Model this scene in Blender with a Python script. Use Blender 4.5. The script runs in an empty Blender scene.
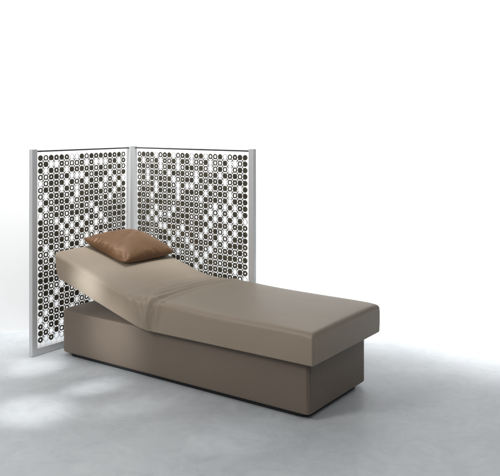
import bpy, bmesh, math, random
from mathutils import Vector, Matrix, noise
random.seed(11)
C = bpy.context.scene.collection
SC = bpy.context.scene
R = math.radians

# ------------------------------------------------------------------ helpers
def new_mat(name):
    m = bpy.data.materials.new(name); m.use_nodes = True
    nt = m.node_tree; nt.nodes.clear()
    out = nt.nodes.new('ShaderNodeOutputMaterial')
    b = nt.nodes.new('ShaderNodeBsdfPrincipled')
    nt.links.new(b.outputs[0], out.inputs[0])
    return m, nt, b

def nd(nt, kind, **kw):
    n = nt.nodes.new(kind)
    for k, v in kw.items():
        if k in n.inputs.keys(): n.inputs[k].default_value = v
        else: setattr(n, k, v)
    return n

def ramp(nt, stops):
    r = nt.nodes.new('ShaderNodeValToRGB')
    el = r.color_ramp.elements
    while len(el) < len(stops): el.new(0.5)
    for e, (p, c) in zip(el, stops):
        e.position = p; e.color = (c[0], c[1], c[2], 1)
    return r

def obj(name, bm, mat, parent=None, smooth=True):
    me = bpy.data.meshes.new(name)
    bm.normal_update()
    bm.to_mesh(me); bm.free()
    me.materials.append(mat)
    if smooth:
        for p in me.polygons: p.use_smooth = True
    o = bpy.data.objects.new(name, me); C.objects.link(o)
    if parent: o.parent = parent
    return o

def thing(name, label, cat, loc, rz=0.0):
    o = bpy.data.objects.new(name, None); C.objects.link(o)
    o.empty_display_size = 0.1
    o.location = loc; o.rotation_euler = (0, 0, rz)
    o['label'] = label; o['category'] = cat
    return o

def add_box(bm, x0, x1, y0, y1, z0, z1, bevel=0.0):
    vs = [bm.verts.new(p) for p in ((x0,y0,z0),(x1,y0,z0),(x1,y1,z0),(x0,y1,z0),
                                    (x0,y0,z1),(x1,y0,z1),(x1,y1,z1),(x0,y1,z1))]
    fs = [bm.faces.new([vs[i] for i in f]) for f in
          ((3,2,1,0),(4,5,6,7),(0,1,5,4),(1,2,6,5),(2,3,7,6),(3,0,4,7))]
    if bevel:
        es = list({e for f in fs for e in f.edges})
        bmesh.ops.bevel(bm, geom=es, offset=bevel, segments=2, profile=0.5, affect='EDGES')

def add_tube(bm, pts, r, seg=8):
    pts = [Vector(p) for p in pts]
    rings = []
    for i, p in enumerate(pts):
        t = (pts[min(i+1, len(pts)-1)] - pts[max(i-1, 0)]).normalized()
        a = Vector((0,0,1)) if abs(t.z) < 0.9 else Vector((0,1,0))
        u = t.cross(a).normalized(); w = t.cross(u)
        rings.append([bm.verts.new(p + r*(math.cos(2*math.pi*k/seg)*u + math.sin(2*math.pi*k/seg)*w)) for k in range(seg)])
    for a, b in zip(rings, rings[1:]):
        for k in range(seg):
            bm.faces.new((a[k], a[(k+1)%seg], b[(k+1)%seg], b[k]))
    bm.faces.new(rings[0][::-1]); bm.faces.new(rings[-1])

def sstep(a, b, x):
    t = min(1, max(0, (x-a)/(b-a))); return t*t*(3-2*t)

# ------------------------------------------------------------------ materials
def upholstery(name, col, rough=0.48):
    m, nt, b = new_mat(name)
    tc = nd(nt, 'ShaderNodeTexCoord')
    n1 = nd(nt, 'ShaderNodeTexNoise', Scale=3.5, Detail=4.0, Roughness=0.55)
    nt.links.new(tc.outputs['Object'], n1.inputs['Vector'])
    d = tuple(c*0.97 for c in col); l = tuple(min(1, c*1.03) for c in col)
    r = ramp(nt, [(0.3, d), (0.7, l)])
    nt.links.new(n1.outputs['Fac'], r.inputs[0]); nt.links.new(r.outputs[0], b.inputs['Base Color'])
    v = nd(nt, 'ShaderNodeTexVoronoi', Scale=700.0)
    n2 = nd(nt, 'ShaderNodeTexNoise', Scale=9.0, Detail=3.0)
    for n in (v, n2): nt.links.new(tc.outputs['Object'], n.inputs['Vector'])
    b1 = nd(nt, 'ShaderNodeBump', Strength=0.10, Distance=0.0006)
    b2 = nd(nt, 'ShaderNodeBump', Strength=0.16, Distance=0.010)
    nt.links.new(v.outputs['Distance'], b1.inputs['Height'])
    nt.links.new(n2.outputs['Fac'], b2.inputs['Height'])
    nt.links.new(b2.outputs[0], b1.inputs['Normal']); nt.links.new(b1.outputs[0], b.inputs['Normal'])
    rr = nd(nt, 'ShaderNodeMapRange', **{'To Min': rough-0.05, 'To Max': rough+0.07})
    nt.links.new(n1.outputs['Fac'], rr.inputs['Value']); nt.links.new(rr.outputs[0], b.inputs['Roughness'])
    b.inputs['Specular IOR Level'].default_value = 0.35
    b.inputs['Sheen Weight'].default_value = 0.03
    return m

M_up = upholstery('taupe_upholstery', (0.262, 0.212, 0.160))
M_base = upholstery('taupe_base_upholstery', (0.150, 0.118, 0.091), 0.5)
M_seam = upholstery('taupe_seam', (0.22, 0.185, 0.155), 0.55)

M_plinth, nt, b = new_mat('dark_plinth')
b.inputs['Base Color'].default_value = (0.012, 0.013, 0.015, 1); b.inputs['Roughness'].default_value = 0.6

# satin bronze cushion cover
M_pil, nt, b = new_mat('bronze_satin')
tc = nd(nt, 'ShaderNodeTexCoord')
w = nd(nt, 'ShaderNodeTexNoise', Scale=5.0, Detail=5.0, Roughness=0.6)
nt.links.new(tc.outputs['Object'], w.inputs['Vector'])
r = ramp(nt, [(0.3, (0.108, 0.053, 0.022)), (0.7, (0.136, 0.070, 0.031))])
nt.links.new(w.outputs['Fac'], r.inputs[0]); nt.links.new(r.outputs[0], b.inputs['Base Color'])
wv = nd(nt, 'ShaderNodeTexVoronoi', Scale=900.0); nt.links.new(tc.outputs['Object'], wv.inputs['Vector'])
bp = nd(nt, 'ShaderNodeBump', Strength=0.12, Distance=0.0006); nt.links.new(wv.outputs['Distance'], bp.inputs['Height'])
nt.links.new(bp.outputs[0], b.inputs['Normal'])
b.inputs['Roughness'].default_value = 0.44; b.inputs['Metallic'].default_value = 0.25; b.inputs['Specular IOR Level'].default_value = 0.3
b.inputs['Sheen Weight'].default_value = 0.08; b.inputs['Sheen Tint'].default_value = (0.9, 0.65, 0.45, 1)

# satin anodised aluminium
M_alu, nt, b = new_mat('satin_aluminium')
tc = nd(nt, 'ShaderNodeTexCoord')
mp = nd(nt, 'ShaderNodeMapping'); mp.inputs['Scale'].default_value = (300, 300, 8)
nt.links.new(tc.outputs['Object'], mp.inputs['Vector'])
n = nd(nt, 'ShaderNodeTexNoise', Scale=1.0, Detail=2.0); nt.links.new(mp.outputs[0], n.inputs['Vector'])
rr = nd(nt, 'ShaderNodeMapRange', **{'To Min': 0.36, 'To Max': 0.5})
nt.links.new(n.outputs['Fac'], rr.inputs['Value']); nt.links.new(rr.outputs[0], b.inputs['Roughness'])
b.inputs['Base Color'].default_value = (0.63, 0.635, 0.64, 1); b.inputs['Metallic'].default_value = 0.35

M_rod, nt, b = new_mat('dark_rod_metal')
b.inputs['Base Color'].default_value = (0.09, 0.088, 0.08, 1); b.inputs['Roughness'].default_value = 0.35; b.inputs['Metallic'].default_value = 0.6

# smoked discs: dark olive brown, slightly glossy
M_disc, nt, b = new_mat('smoked_disc')
tc = nd(nt, 'ShaderNodeTexCoord')
n = nd(nt, 'ShaderNodeTexNoise', Scale=14.0, Detail=2.0); nt.links.new(tc.outputs['Object'], n.inputs['Vector'])
r = ramp(nt, [(0.3, (0.044, 0.039, 0.025)), (0.7, (0.078, 0.069, 0.046))])
nt.links.new(n.outputs['Fac'], r.inputs[0]); nt.links.new(r.outputs[0], b.inputs['Base Color'])
b.inputs['Roughness'].default_value = 0.28; b.inputs['Specular IOR Level'].default_value = 0.5

# poured micro-cement floor with trowel smears
M_floor, nt, b = new_mat('microcement_floor')
tc = nd(nt, 'ShaderNodeTexCoord')
n1 = nd(nt, 'ShaderNodeTexNoise', Scale=1.3, Detail=6.0, Roughness=0.6, Distortion=1.2)
n2 = nd(nt, 'ShaderNodeTexNoise', Scale=5.0, Detail=8.0, Roughness=0.65, Distortion=2.2)
for q in (n1, n2): nt.links.new(tc.outputs['Object'], q.inputs['Vector'])
mx = nd(nt, 'ShaderNodeMath', operation='MULTIPLY_ADD'); mx.inputs[1].default_value = 0.55
nt.links.new(n2.outputs['Fac'], mx.inputs[0])
half = nd(nt, 'ShaderNodeMath', operation='MULTIPLY'); half.inputs[1].default_value = 0.45
nt.links.new(n1.outputs['Fac'], half.inputs[0]); nt.links.new(half.outputs[0], mx.inputs[2])
r = ramp(nt, [(0.28, (0.390, 0.418, 0.440)), (0.5, (0.480, 0.504, 0.524)), (0.72, (0.560, 0.580, 0.596))])
nt.links.new(mx.outputs[0], r.inputs[0])
# thin scratchy trowel marks: distorted stretched noise, kept sparse
mp = nd(nt, 'ShaderNodeMapping'); mp.inputs['Rotation'].default_value = (0, 0, R(35)); mp.inputs['Scale'].default_value = (2.2, 9, 1)
nt.links.new(tc.outputs['Object'], mp.inputs['Vector'])
n3 = nd(nt, 'ShaderNodeTexNoise', Scale=1.6, Detail=3.0, Roughness=0.5, Distortion=3.0); nt.links.new(mp.outputs[0], n3.inputs['Vector'])
r3 = ramp(nt, [(0.485, (0,0,0)), (0.5, (1,1,1)), (0.515, (0,0,0))])
nt.links.new(n3.outputs['Fac'], r3.inputs[0])
n4 = nd(nt, 'ShaderNodeTexNoise', Scale=1.9, Detail=2.0); nt.links.new(tc.outputs['Object'], n4.inputs['Vector'])
r4 = ramp(nt, [(0.52, (0,0,0)), (0.66, (1,1,1))]); nt.links.new(n4.outputs['Fac'], r4.inputs[0])
mm = nd(nt, 'ShaderNodeMath', operation='MULTIPLY'); nt.links.new(r3.outputs[0], mm.inputs[0]); nt.links.new(r4.outputs[0], mm.inputs[1])
ms = nd(nt, 'ShaderNodeMath', operation='MULTIPLY'); ms.inputs[1].default_value = 0.75; nt.links.new(mm.outputs[0], ms.inputs[0])
mix = nd(nt, 'ShaderNodeMixRGB'); mix.inputs[2].default_value = (0.25, 0.265, 0.28, 1)
nt.links.new(ms.outputs[0], mix.inputs[0]); nt.links.new(r.outputs[0], mix.inputs[1])
nt.links.new(mix.outputs[0], b.inputs['Base Color'])
rr = nd(nt, 'ShaderNodeMapRange', **{'To Min': 0.36, 'To Max': 0.56})
nt.links.new(n2.outputs['Fac'], rr.inputs['Value']); nt.links.new(rr.outputs[0], b.inputs['Roughness'])
bp = nd(nt, 'ShaderNodeBump', Strength=0.18, Distance=0.004); nt.links.new(n2.outputs['Fac'], bp.inputs['Height'])
nt.links.new(bp.outputs[0], b.inputs['Normal'])
b.inputs['Specular IOR Level'].default_value = 0.4

M_wall, nt, b = new_mat('matt_white_backdrop')
tc = nd(nt, 'ShaderNodeTexCoord')
n = nd(nt, 'ShaderNodeTexNoise', Scale=0.8, Detail=4.0); nt.links.new(tc.outputs['Object'], n.inputs['Vector'])
r = ramp(nt, [(0.3, (0.86, 0.865, 0.87)), (0.7, (0.9, 0.9, 0.9))])
nt.links.new(n.outputs['Fac'], r.inputs[0]); nt.links.new(r.outputs[0], b.inputs['Base Color'])
b.inputs['Roughness'].default_value = 0.9

# ------------------------------------------------------------------ setting
bm = bmesh.new()
vs = [bm.verts.new(p) for p in ((-7,-2,0),(7,-2,0),(7,10,0),(-7,10,0))]; bm.faces.new(vs)
o = obj('floor', bm, M_floor, smooth=False); o['kind'] = 'structure'
# white wall behind: runs at a slight angle to the picture, just behind the corner post
bm = bmesh.new(); add_box(bm, -6, 8, 0, 0.15, -0.01, 4.6)
o = obj('backdrop', bm, M_wall, smooth=False); o['kind'] = 'structure'
o.location = (-1.95, 6.255, 0); o.rotation_euler = (0, 0, math.atan2(0.2496, 0.9684))

# ------------------------------------------------------------------ soft loft (rounded, cushioned block)
def outline(x0, x1, y0, y1, rc, n_long, n_short, nc, inset=0.0):
    """rounded rectangle, counter-clockwise from the near-left corner; rc = radii (x0y0, x1y0, x1y1, x0y1)"""
    x0 += inset; x1 -= inset; y0 += inset; y1 -= inset
    lim = max(1e-5, min(x1-x0, y1-y0)/2 - 1e-5)
    rr = [min(lim, max(q-inset, 0.0005)) for q in rc]
    cs = [(x0+rr[0], y0+rr[0], 180), (x1-rr[1], y0+rr[1], 270), (x1-rr[2], y1-rr[2], 0), (x0+rr[3], y1-rr[3], 90)]
    pts = []
    for i, (cx, cy, a0) in enumerate(cs):
        for k in range(nc+1):
            a = R(a0 + 90*k/nc); pts.append((cx+rr[i]*math.cos(a), cy+rr[i]*math.sin(a), math.cos(a), math.sin(a)))
        nx = cs[(i+1) % 4]; q = rr[(i+1) % 4]
        a1 = R(nx[2]); p0 = pts[-1]; p1 = (nx[0]+q*math.cos(a1), nx[1]+q*math.sin(a1))
        n = n_long if i % 2 == 0 else n_short
        for k in range(1, n):
            t = k/n; pts.append((p0[0]+(p1[0]-p0[0])*t, p0[1]+(p1[1]-p0[1])*t, p0[2], p0[3]))
    return pts

def loft(x0, x1, y0, y1, z0, z1, rc, rt, rb, n_long, n_short, nc, n_side, n_cap, arc=6):
    """returns bm and list of (vert, kind) ; rt / rb = top and bottom edge radius"""
    bm = bmesh.new(); rings = []
    half = min(x1-x0, y1-y0)/2
    prof = []
    for k in range(5): prof.append((half*0.9*(1-k/5)+rb, z0))
    for k in range(arc+1):
        a = R(90*k/arc); prof.append((rb*(1-math.sin(a)), z0+rb*(1-math.cos(a))))
    for k in range(1, n_side): prof.append((0, z0+rb+(z1-rt-z0-rb)*k/n_side))
    for k in range(arc+1):
        a = R(90*k/arc); prof.append((rt*(1-math.cos(a)), z1-rt+rt*math.sin(a)))
    for ins, z in prof:
        rings.append([bm.verts.new((p[0], p[1], z)) for p in outline(x0, x1, y0, y1, rc, n_long, n_short, nc, ins)])
    n = len(rings[0])
    for a, b_ in zip(rings, rings[1:]):
        for k in range(n):
            bm.faces.new((a[k], a[(k+1)%n], b_[(k+1)%n], b_[k]))
    bm.faces.new(rings[0][::-1])
    # regular grid over the top, stitched to the last ring
    ins = max(max(rc), rt)+0.006
    n = len(rings[0])
    last = rings[-1]
    ax, bx, ay, by = x0+ins, x1-ins, y0+ins, y1-ins
    # the ring walks: corner arc 0, long side, corner arc 1, short side, ...
    g = [[bm.verts.new((ax+(bx-ax)*i/n_long, ay+(by-ay)*j/n_short, z1)) for j in range(n_short+1)] for i in range(n_long+1)]
    for i in range(n_long):
        for j in range(n_short): bm.faces.new((g[i][j], g[i+1][j], g[i+1][j+1], g[i][j+1]))
    corner = [g[0][0], g[n_long][0], g[n_long][n_short], g[0][n_short]]
    sides = [[g[i][0] for i in range(n_long+1)], [g[n_long][j] for j in range(n_short+1)],
             [g[i][n_short] for i in range(n_long, -1, -1)], [g[0][j] for j in range(n_short, -1, -1)]]
    p = 0
    for c_ in range(4):
        for k in range(nc): bm.faces.new((last[p+k], last[p+k+1], corner[c_]))
        p += nc
        sd = sides[c_]; m_ = len(sd)-1
        for k in range(m_): bm.faces.new((last[(p+k) % n], last[(p+k+1) % n], sd[k+1], sd[k]))
        p += m_
    return bm

# ------------------------------------------------------------------ treatment bed
BED_A = math.atan2(-0.57671, 0.81695)
BX, BY = 0.35689, 4.25859               # mattress near foot corner, on the floor plan
bed = thing('treatment_bed', 'taupe upholstered spa treatment bed with raised head end, standing on the grey floor', 'bed', (BX, BY, 0), BED_A)
W = 0.875; L = 2.235; ZB = 0.350; TH = 0.189

def theta(s): return R(16.4)*sstep(1.21, 1.46, s)
_tab = [(0.0, 0.0)]
for i in range(1, 2500):
    s = i*0.001; t = theta(s); p = _tab[-1]
    _tab.append((p[0]+0.001*math.cos(t), p[1]+0.001*math.sin(t)))
def bend(s, y, h):
    """s = distance from the foot end along the underside, h = height above the underside"""
    if s < 0: x, z = s, 0.0
    else:
        i = min(len(_tab)-1, int(s*1000)); x, z = _tab[i]
    t = theta(s)
    return Vector((-(x + h*math.sin(t)*0.62), y, ZB + z + h*math.cos(t)))

RIDGES = [(1.145, 0.020, 0.0090), (1.208, 0.023, 0.0270), (1.280, 0.021, 0.0225), (1.345, 0.019, 0.0130), (1.400, 0.026, 0.0060)]
def soft(s, y, h):
    """cushion shape in rest space -> (s, y, h) displaced, before bending"""
    u = y/W; top = sstep(TH*0.55, TH, h)
    # crown on the top, falling towards the edges
    ex = min(u, 1-u)*W; es = min(s, L-s)
    cr = 0.032*(1-math.exp(-max(ex, 0)/0.13))*(1-math.exp(-max(es, 0)/0.17))
    dip = -0.006*math.exp(-(ex**2+es**2)/0.05**2)
    # slack in the top where the head end folds up
    slack = 0.016*math.exp(-((s-1.12)/0.26)**2)
    hh = h + top*(cr + dip + slack)
    hh -= top*0.013*math.exp(-((s-1.97)/0.17)**2-((y-0.58)/0.21)**2)      # pressed down under the pillow
    # sides bulge a little
    m = math.sin(math.pi*min(1, max(0, h/TH)))
    yy = y + (0.004*m)*(1 if y > W/2 else -1)*sstep(0.30, 0.5, abs(u-0.5))
    ss = s + (0.002*m)*(1 if s > L/2 else -1)*sstep(0.46, 0.5, abs(s/L-0.5))
    return ss, yy, hh
def wrinkle(s, y, h):
    """height of the pulled folds at the hinge (metres, along the normal)"""
    if s < 0.95 or s > 1.65: return 0.0
    u = y/W
    out = 0.0
    k = h/TH                                  # 0 bottom .. 1 top
    edge = min(y, W-y)
    for i, (s0, wd, am) in enumerate(RIDGES):
        # on the side the folds gather towards the hinge at the bottom; on top they run across
        c = 1.262 + (s0-1.262)*(0.35+0.65*min(1, k))
        c += 0.030*math.exp(-edge/0.06)*min(1, k) + 0.018*math.sin(3.1*u+i*1.7) - 0.055*(u**1.3)*(1 if i != 2 else 0.6)
        a = am*(0.25+0.75*sstep(0.0, 0.55, k))*(0.75+0.35*noise.noise((i*3.1, y*4.2, 0.4)))
        a *= 1.15 - 0.85*u
        d = (s-c)/wd
        # steep on one flank, gentle on the other
        out += a*math.exp(-(d/(1.45 if d > 0 else 0.85))**2)
        out -= a*0.45*math.exp(-((d+1.75)/0.8)**2)
    # small sharp pleats on the side, gathered at the hinge
    if y < 0.02 or y > W-0.02:
        for j, (s0, am) in enumerate(((1.17, 0.35), (1.205, 0.6), (1.232, 0.8), (1.262, 1.0), (1.29, 0.8), (1.318, 0.5), (1.36, 0.3))):
            c = 1.262+(s0-1.262)*(0.45+0.9*k)+0.006*noise.noise((j*2.3, k*2.5, 1.0))
            out += 0.0050*am*sstep(0.02, 0.2, k)*(1-0.6*sstep(0.6, 1, k))*math.exp(-((s-c)/0.0085)**2)
    return out

bm = loft(-L, 0, 0, W, 0, TH, (0.05, 0.013, 0.013, 0.05), 0.028, 0.007, 420, 150, 6, 26, 46)
bm.normal_update()
new = {}
for v in bm.verts:
    s, y, h = -v.co.x, v.co.y, v.co.z
    n = v.normal.copy()
    wv_ = wrinkle(s, y, h) if h > 0.003 else 0.0
    s2, y2, h2 = soft(s, y, h)
    lump = 0.0022*noise.noise((s*3.3, y*3.3, h*4))
    s2 -= n.x*(wv_*0.2); y2 += n.y*(wv_+lump); h2 += n.z*(wv_+lump) if h > TH*0.4 else 0
    new[v] = bend(s2, y2, h2)
for v, p in new.items(): v.co = p
mattress = obj('mattress', bm, M_up, bed)

# stitched seams: round the top edge on the long near side, and down the two foot corners
def surf(s, y, h, lift=0.0):
    s2, y2, h2 = soft(s, y, h)
    return bend(s2, y2, h2)
def mseam(pts):
    bm = bmesh.new(); add_tube(bm, pts, 0.0016, 6); return obj('seam', bm, M_seam, mattress)
c = 0.013*(1-math.sqrt(0.5))
def SEAM(yc):
    sg = 1 if yc < W/2 else -1
    p = [surf(c-0.0005, yc-sg*0.0005, 0.008+k*(TH-0.036)/20) for k in range(21)]
    for k in range(1, 7):
        a = R(90*k/6*0.8); q = c-0.0003+0.028*(1-math.cos(a))
        p.append(surf(q, yc+sg*(q-c), TH-0.028+0.028*math.sin(a)+0.0006))
    return p
mseam(SEAM(c))
mseam(SEAM(W-c))

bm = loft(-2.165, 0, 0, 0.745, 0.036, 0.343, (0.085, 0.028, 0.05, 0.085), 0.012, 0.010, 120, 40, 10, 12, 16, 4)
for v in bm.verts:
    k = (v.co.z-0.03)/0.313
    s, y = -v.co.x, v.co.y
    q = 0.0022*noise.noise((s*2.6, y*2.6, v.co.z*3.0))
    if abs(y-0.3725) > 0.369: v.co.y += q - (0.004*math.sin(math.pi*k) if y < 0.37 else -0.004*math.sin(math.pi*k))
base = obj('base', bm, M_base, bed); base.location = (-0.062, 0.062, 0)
bm = bmesh.new(); add_tube(bm, [(-0.0075, 0.0075-0.003*math.sin(math.pi*k/12), 0.04+k*0.29/12) for k in range(13)], 0.0012, 6)
obj('seam', bm, M_seam, base)
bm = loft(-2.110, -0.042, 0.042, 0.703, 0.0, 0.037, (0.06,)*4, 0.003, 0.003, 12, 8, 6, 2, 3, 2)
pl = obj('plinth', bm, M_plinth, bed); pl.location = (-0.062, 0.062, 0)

# ------------------------------------------------------------------ pillow (lies on the raised head end)
pa = R(16.0)
pc = bend(1.985, 0.570, TH+0.030)
PL, PW, PT = 0.490, 0.570, 0.096
bm = bmesh.new(); N = 116
def pil(u, v, side):
    # u,v in -1..1 ; edges pulled in between the corners
    au, av = abs(u), abs(v)
    x = u*PL/2*(1-0.045*(1-v*v)*au**2)*(1-0.05*(au*av)**5); y = v*PW/2*(1-0.040*(1-u*u)*av**2)*(1-0.05*(au*av)**5)
    e = max(0.0, (1-au**2.6)*(1-av**2.6))
    h = PT*e**0.50
    ed = min(1-au, 1-av)
    # gathers pulled from the seams
    t = v if (1-au) < (1-av) else u
    g = 0.9*noise.noise((t*8+3*side, min(1-au, 1-av)*2.5, 2.0+u*0.8))+0.5*noise.noise((u*4, v*4, 1.7*side))
    sg = 3.0 if (1-au) < (1-av) else 7.0
    pl_ = max(0.0, noise.noise((t*17, sg+side, 0.3+1.2*ed)))*(0.4+0.6*abs(noise.noise((t*3, sg, 5.0)))*2)
    h += 0.011*pl_*math.exp(-((ed-0.05)/0.075)**2)*min(1, ed*25)
    h += 0.0085*g*math.exp(-((ed-0.10)/0.09)**2)*min(1, ed*18)
    h += 0.010*e*noise.noise((u*1.3+4, v*1.3, side))
    # corner-to-corner tension dent
    h -= 0.008*e*math.exp(-((u*0.9+v*0.5+0.15)/0.10)**2)
    corner = (au*av)**6
    zc = 0.016*corner + 0.004*max(au, av)**4
    if side > 0: z = zc + h
    else: z = zc - min(h*0.50, 0.034 + zc)
    return x, y, z
grid = {}
for side in (1, -1):
    for i in range(N+1):
        for j in range(N+1):
            bdr = i in (0, N) or j in (0, N)
            if side < 0 and bdr: continue
            u = math.sin(R(90)*(-1+2*i/N)); v = math.sin(R(90)*(-1+2*j/N))
            grid[side, i, j] = bm.verts.new(pil(u, v, side))
def gv(side, i, j): return grid.get((side, i, j)) or grid[1, i, j]
for side in (1, -1):
    for i in range(N):
        for j in range(N):
            q = [gv(side, i, j), gv(side, i+1, j), gv(side, i+1, j+1), gv(side, i, j+1)]
            bm.faces.new(q if side > 0 else q[::-1])
edge = [grid[1, i, 0].co.copy() for i in range(N+1)] + [grid[1, N, j].co.copy() for j in range(1, N+1)] \
     + [grid[1, i, N].co.copy() for i in range(N-1, -1, -1)] + [grid[1, 0, j].co.copy() for j in range(N-1, -1, -1)]
pillow = thing('pillow', 'plump bronze satin pillow lying on the raised head end of the bed', 'pillow', (0, 0, 0))
rot = Matrix.Rotation(BED_A, 4, 'Z')
pillow.matrix_world = Matrix.Translation(Vector((BX, BY, 0)) + rot @ (pc + Vector((0, 0, 0.018)))) @ rot @ Matrix.Rotation(pa, 4, 'Y')
obj('pillow_cover', bm, M_pil, pillow)
bm = bmesh.new(); add_tube(bm, edge, 0.0026, 6); obj('piping', bm, M_pil, pillow)

# ------------------------------------------------------------------ corner screen
SA = math.atan2(-0.59949, 0.80038)
scr = thing('corner_screen', 'two winged corner screen of dark discs and rings between grey aluminium posts behind the bed', 'screen', (-1.61163, 5.54228, 0), SA)
HS = 1.540
def post(x0, x1, y0, y1):
    bm = bmesh.new(); add_box(bm, x0, x1, y0, y1, 0.001, HS, 0.0025); return obj('post', bm, M_alu, scr, smooth=False)
post(-0.038, 0.0, 0.0, 0.048)
post(-0.038, 0.012, 0.988, 1.070)
post(1.224, 1.272, 1.034, 1.068)
# bottom rails and thin dark top rods
bm = bmesh.new(); add_box(bm, -0.034, -0.002, 0.048, 0.988, 0.002, 0.054, 0.002); obj('bottom_rail', bm, M_alu, scr, smooth=False)
bm = bmesh.new(); add_box(bm, 0.012, 1.224, 1.036, 1.066, 0.002, 0.054, 0.002); obj('bottom_rail', bm, M_alu, scr, smooth=False)
ZR = 1.5235
bm = bmesh.new(); add_box(bm, -0.016, -0.003, 0.048, 0.988, ZR-0.006, ZR+0.006, 0.002); obj('top_rail', bm, M_rod, scr, smooth=False)
bm = bmesh.new(); add_box(bm, 0.012, 1.224, 1.039, 1.052, ZR-0.006, ZR+0.006, 0.002); obj('top_rail', bm, M_rod, scr, smooth=False)

LEFT_HEAD = ["SRSTSTWWSRSTSTSTSR", "TSWWTRRRTWTWWWTSWT", "SWSTSWSTSTSRSRSRSR", "RRTSRSWWWSRSTSWSRS",
             "WRSTSWSRSWSRSWTWSW", "RSTSWSRWTSTSWRTSWS", "RWSTSRSWSTSTSRSWST", "WSRSTSWRTSTSRSWSRS"]
RIGHT_HEAD = ["RSTSWRTSWRTSWTSWRRSWRTSS"[:23], "SWTRSWTRSWSTWRRSWRRSWWR", "TSRSTWRSTWRSSRSRWRSRWRS", "TSWTSRSWSTSRRWTSRSWSTSR",
              "RSWSRSTSWRTSSWSRSTSWRTS", "SRRSWSTSRWSWWTRSWSTSRSW", "RSTSWSRSTWRSSTSWSRSTWRS", "STRWSTSRSWSTRRWSTSRSWST"]
def pattern(head, ncol, nrow, seed):
    rnd = random.Random(seed)
    rows = [list((r + 'SRTS'*3)[:ncol]) for r in head]
    white = [[False]*ncol for _ in range(nrow)]
    for r_ in range(len(head)):
        for c in range(ncol): white[r_][c] = rows[r_][c] == 'W'
    cov = 0
    while cov < 0.215*ncol*(nrow-len(head)):            # open rings run in short diagonal streaks
        r_, c, d = rnd.randrange(len(head)-1, nrow), rnd.randrange(ncol), rnd.choice((-1, 1))
        for k in range(rnd.randint(2, 6)):
            rr_, cc = r_+k, c+d*k
            if not (len(head) <= rr_ < nrow and 0 <= cc < ncol): continue
            nb = sum(white[a][b] for a, b in ((rr_-1, cc), (rr_, cc-1), (min(rr_+1, nrow-1), cc), (rr_, min(cc+1, ncol-1))) if b >= 0)
            if not white[rr_][cc] and nb <= (1 if rnd.random() < 0.3 else 0): white[rr_][cc] = True; cov += 1
    while len(rows) < nrow:
        row = []
        for c in range(ncol):
            if white[len(rows)][c]: row.append('W'); continue
            up = rows[-1][c]; lf = row[-1] if c else 'T'
            p = {'S': 4.8, 'T': 2.8, 'R': 2.2}
            if lf == 'S': p['S'] *= 0.45
            if up == 'S': p['S'] *= 0.75
            if lf in 'TR': p['T'] *= 0.6; p['R'] *= 0.6
            t = rnd.random()*sum(p.values())
            for k, q in p.items():
                t -= q
                if t <= 0: break
            row.append(k)
        rows.append(row)
    return rows
HOLE = {'S': 0.0, 'T': 0.34, 'R': 0.55, 'W': 0.925}
def disc_panel(rows, a0, pa_, z_top, pz, place, span):
    """flat linked curtain of discs: place(a, z, d) -> 3-D point, a along the panel, d its depth"""
    bm = bmesh.new(); SEG = 20; RO = 0.0214; T = 0.0020
    rnd = random.Random(5)
    for r_, row in enumerate(rows):
        for c_, k in enumerate(row):
            a = a0+c_*pa_; z = z_top-r_*pz
            ri = HOLE[k]*RO*rnd.uniform(0.95, 1.05)
            ta, tz = rnd.gauss(0, 0.02), rnd.gauss(0, 0.02)
            def pt(rad, ang, d):
                da, dz = rad*math.cos(ang), rad*math.sin(ang)
                return bm.verts.new(place(a+da, z+dz, d+da*ta+dz*tz))
            angs = [2*math.pi*q/SEG for q in range(SEG)]
            f = [pt(RO, g, -T) for g in angs]; bk = [pt(RO, g, T) for g in angs]
            for q in range(SEG): bm.faces.new((f[q], f[(q+1)%SEG], bk[(q+1)%SEG], bk[q]))
            if ri == 0:
                bm.faces.new(f[::-1]); bm.faces.new(bk)
            else:
                fi = [pt(ri, g, -T) for g in angs]; bi = [pt(ri, g, T) for g in angs]
                for q in range(SEG):
                    w_ = (q+1) % SEG
                    bm.faces.new((f[w_], f[q], fi[q], fi[w_])); bm.faces.new((bk[q], bk[w_], bi[w_], bi[q]))
                    bm.faces.new((fi[w_], fi[q], bi[q], bi[w_]))
            # links: slim straps to the diagonal and straight neighbours
            for dc, dr in ((1, 1), (-1, 1)):
                if not (0 <= c_+dc < len(row) and r_+dr < len(rows)): continue
                va, vz = dc*pa_, -dr*pz; ln = math.hypot(va, vz); va /= ln; vz /= ln
                s0, s1 = RO*0.97, ln-RO*0.97; wd = 0.0026
                quad = []
                for d in (-0.0008, 0.0008):
                    for (sx, sw) in ((s0, -wd), (s1, -wd), (s1, wd), (s0, wd)):
                        quad.append(bm.verts.new(place(a+va*sx-vz*sw, z+vz*sx+va*sw, d)))
                for fc in ((0,1,2,3),(7,6,5,4),(0,4,5,1),(1,5,6,2),(2,6,7,3),(3,7,4,0)):
                    bm.faces.new([quad[i] for i in fc])
            # hangers from the rods and eyelets into rails and posts
            ends = []
            if r_ == 0: ends.append(((a, z+RO*0.97), (a, ZR-0.0055)))
            if r_ == len(rows)-1: ends.append(((a, z-RO*0.97), (a, 0.0535)))
            if c_ == 0 and r_ % 4 == 2: ends.append(((a-RO*0.97, z), (span[0]-0.001, z)))
            if c_ == len(row)-1 and r_ % 4 == 2: ends.append(((a+RO*0.97, z), (span[1]+0.001, z)))
            for (p, q) in ends: add_tube(bm, [place(p[0], p[1], 0), place(q[0], q[1], 0)], 0.0007, 5)
    bmesh.ops.recalc_face_normals(bm, faces=bm.faces[:])
    return bm
ZT, PZ = 1.472, 0.0487
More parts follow.
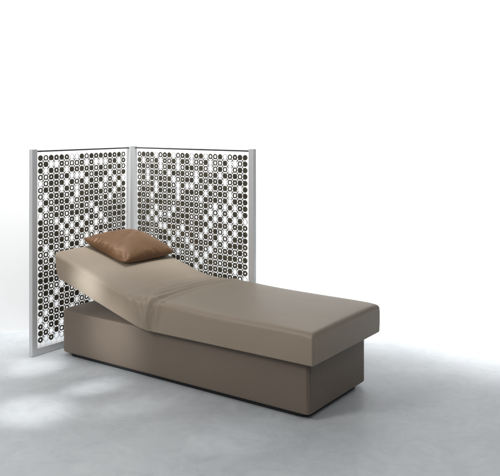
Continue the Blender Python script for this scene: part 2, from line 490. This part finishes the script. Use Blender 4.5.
bm = disc_panel(pattern(LEFT_HEAD, 18, 29, 3), 0.0815, 0.0497, ZT, PZ, lambda a, z, d: Vector((-0.0095-d, a, z)), (0.048, 0.988))
obj('disc_panel', bm, M_disc, scr, smooth=False)
bm = disc_panel(pattern(RIGHT_HEAD, 24, 29, 8), 0.062, 0.0488, ZT, PZ, lambda a, z, d: Vector((a, 1.0455+d, z)), (0.012, 1.224))
obj('disc_panel', bm, M_disc, scr, smooth=False)

# ------------------------------------------------------------------ camera
cam = bpy.data.cameras.new('camera'); co = bpy.data.objects.new('camera', cam); C.objects.link(co)
co.location = (0, 0, 1.75); co.rotation_euler = (R(90), 0, 0)
cam.sensor_width = 36; cam.lens = 749/500*36; cam.shift_y = -0.234; cam.shift_x = 0.0
cam.clip_start = 0.05; cam.clip_end = 100
SC.camera = co

# ------------------------------------------------------------------ light
w = bpy.data.worlds.new('World'); SC.world = w; w.use_nodes = True
bg = w.node_tree.nodes['Background']; bg.inputs[0].default_value = (0.95, 0.975, 1.0, 1); bg.inputs[1].default_value = 0.15

def aim(o, target): o.rotation_euler = (Vector(target)-o.location).to_track_quat('-Z', 'Y').to_euler()
def area(name, loc, target, sx, sy, power, col=(1,1,1), spread=180):
    l = bpy.data.lights.new(name, 'AREA'); l.shape = 'RECTANGLE'; l.size = sx; l.size_y = sy; l.energy = power; l.color = col
    l.spread = R(spread)
    o = bpy.data.objects.new(name, l); C.objects.link(o); o.location = loc; aim(o, target); return o
def spot(name, loc, target, power, ang, blend=1.0, radius=0.05, scale=(1,1,1), col=(1,1,1)):
    l = bpy.data.lights.new(name, 'SPOT'); l.energy = power; l.spot_size = R(ang); l.spot_blend = blend; l.shadow_soft_size = radius; l.color = col
    o = bpy.data.objects.new(name, l); C.objects.link(o); o.location = loc; aim(o, target); o.scale = scale; return o

area('softbox_lamp', (-3.3, 2.6, 2.9), (-0.8, 4.9, 0.3), 1.1, 1.1, 92, (1.0, 0.985, 0.96))
area('front_overhead_lamp', (0.8, 1.7, 3.2), (0.0, 4.8, 0.2), 2.2, 1.4, 40)
area('wall_wash_lamp', (0.35, 5.45, 4.0), (0.12, 6.75, 2.4), 8.0, 0.3, 72, spread=100)
area('wall_foot_lamp', (1.6, 6.28, 4.2), (1.43, 7.10, 0.8), 7.2, 0.25, 69, spread=45)
spot('back_right_lamp', (3.3, 6.6, 3.2), (2.45, 6.5, 0), 950, 59, 0.9)
# soft pools of light thrown low across the floor and the head end
spot('pool_lamp', (-3.0, 3.2, 3.0), (-1.32, 4.52, 0), 470, 9.0, 1.0, 0.06, (1.15, 0.9, 1))
spot('pool_lamp', (-3.3, 3.4, 2.6), (-1.02, 4.93, 0), 460, 6.5, 1.0, 0.05, (0.8, 0.9, 1))
spot('pool_lamp', (-3.0, 3.2, 3.0), (-1.52, 5.33, 0), 430, 6.5, 1.0, 0.05)
spot('pool_lamp', (-3.3, 3.0, 2.4), (-0.72, 4.60, 0), 200, 7.0, 1.0, 0.06, (0.8, 0.9, 1))
spot('pool_lamp', (-2.2, 2.6, 3.0), (-0.05, 4.16, 0), 110, 9.0, 1.0, 0.06)
spot('head_lamp', (-3.0, 3.0, 1.05), (-1.16, 5.32, 0.60), 680, 7.6, 1.0, 0.10, (1, 1, 1), (0.88, 0.95, 1.0))
spot('head_lamp', (-3.0, 3.0, 1.3), (-1.00, 5.22, 0.26), 360, 12.0, 1.0, 0.12, (1, 1, 1), (0.97, 0.985, 1.0))

SC.view_settings.view_transform = 'Standard'; SC.view_settings.look = 'None'
SC.view_settings.exposure = 0.0; SC.view_settings.gamma = 1.0
SC.render.resolution_x = 1024; SC.render.resolution_y = 975
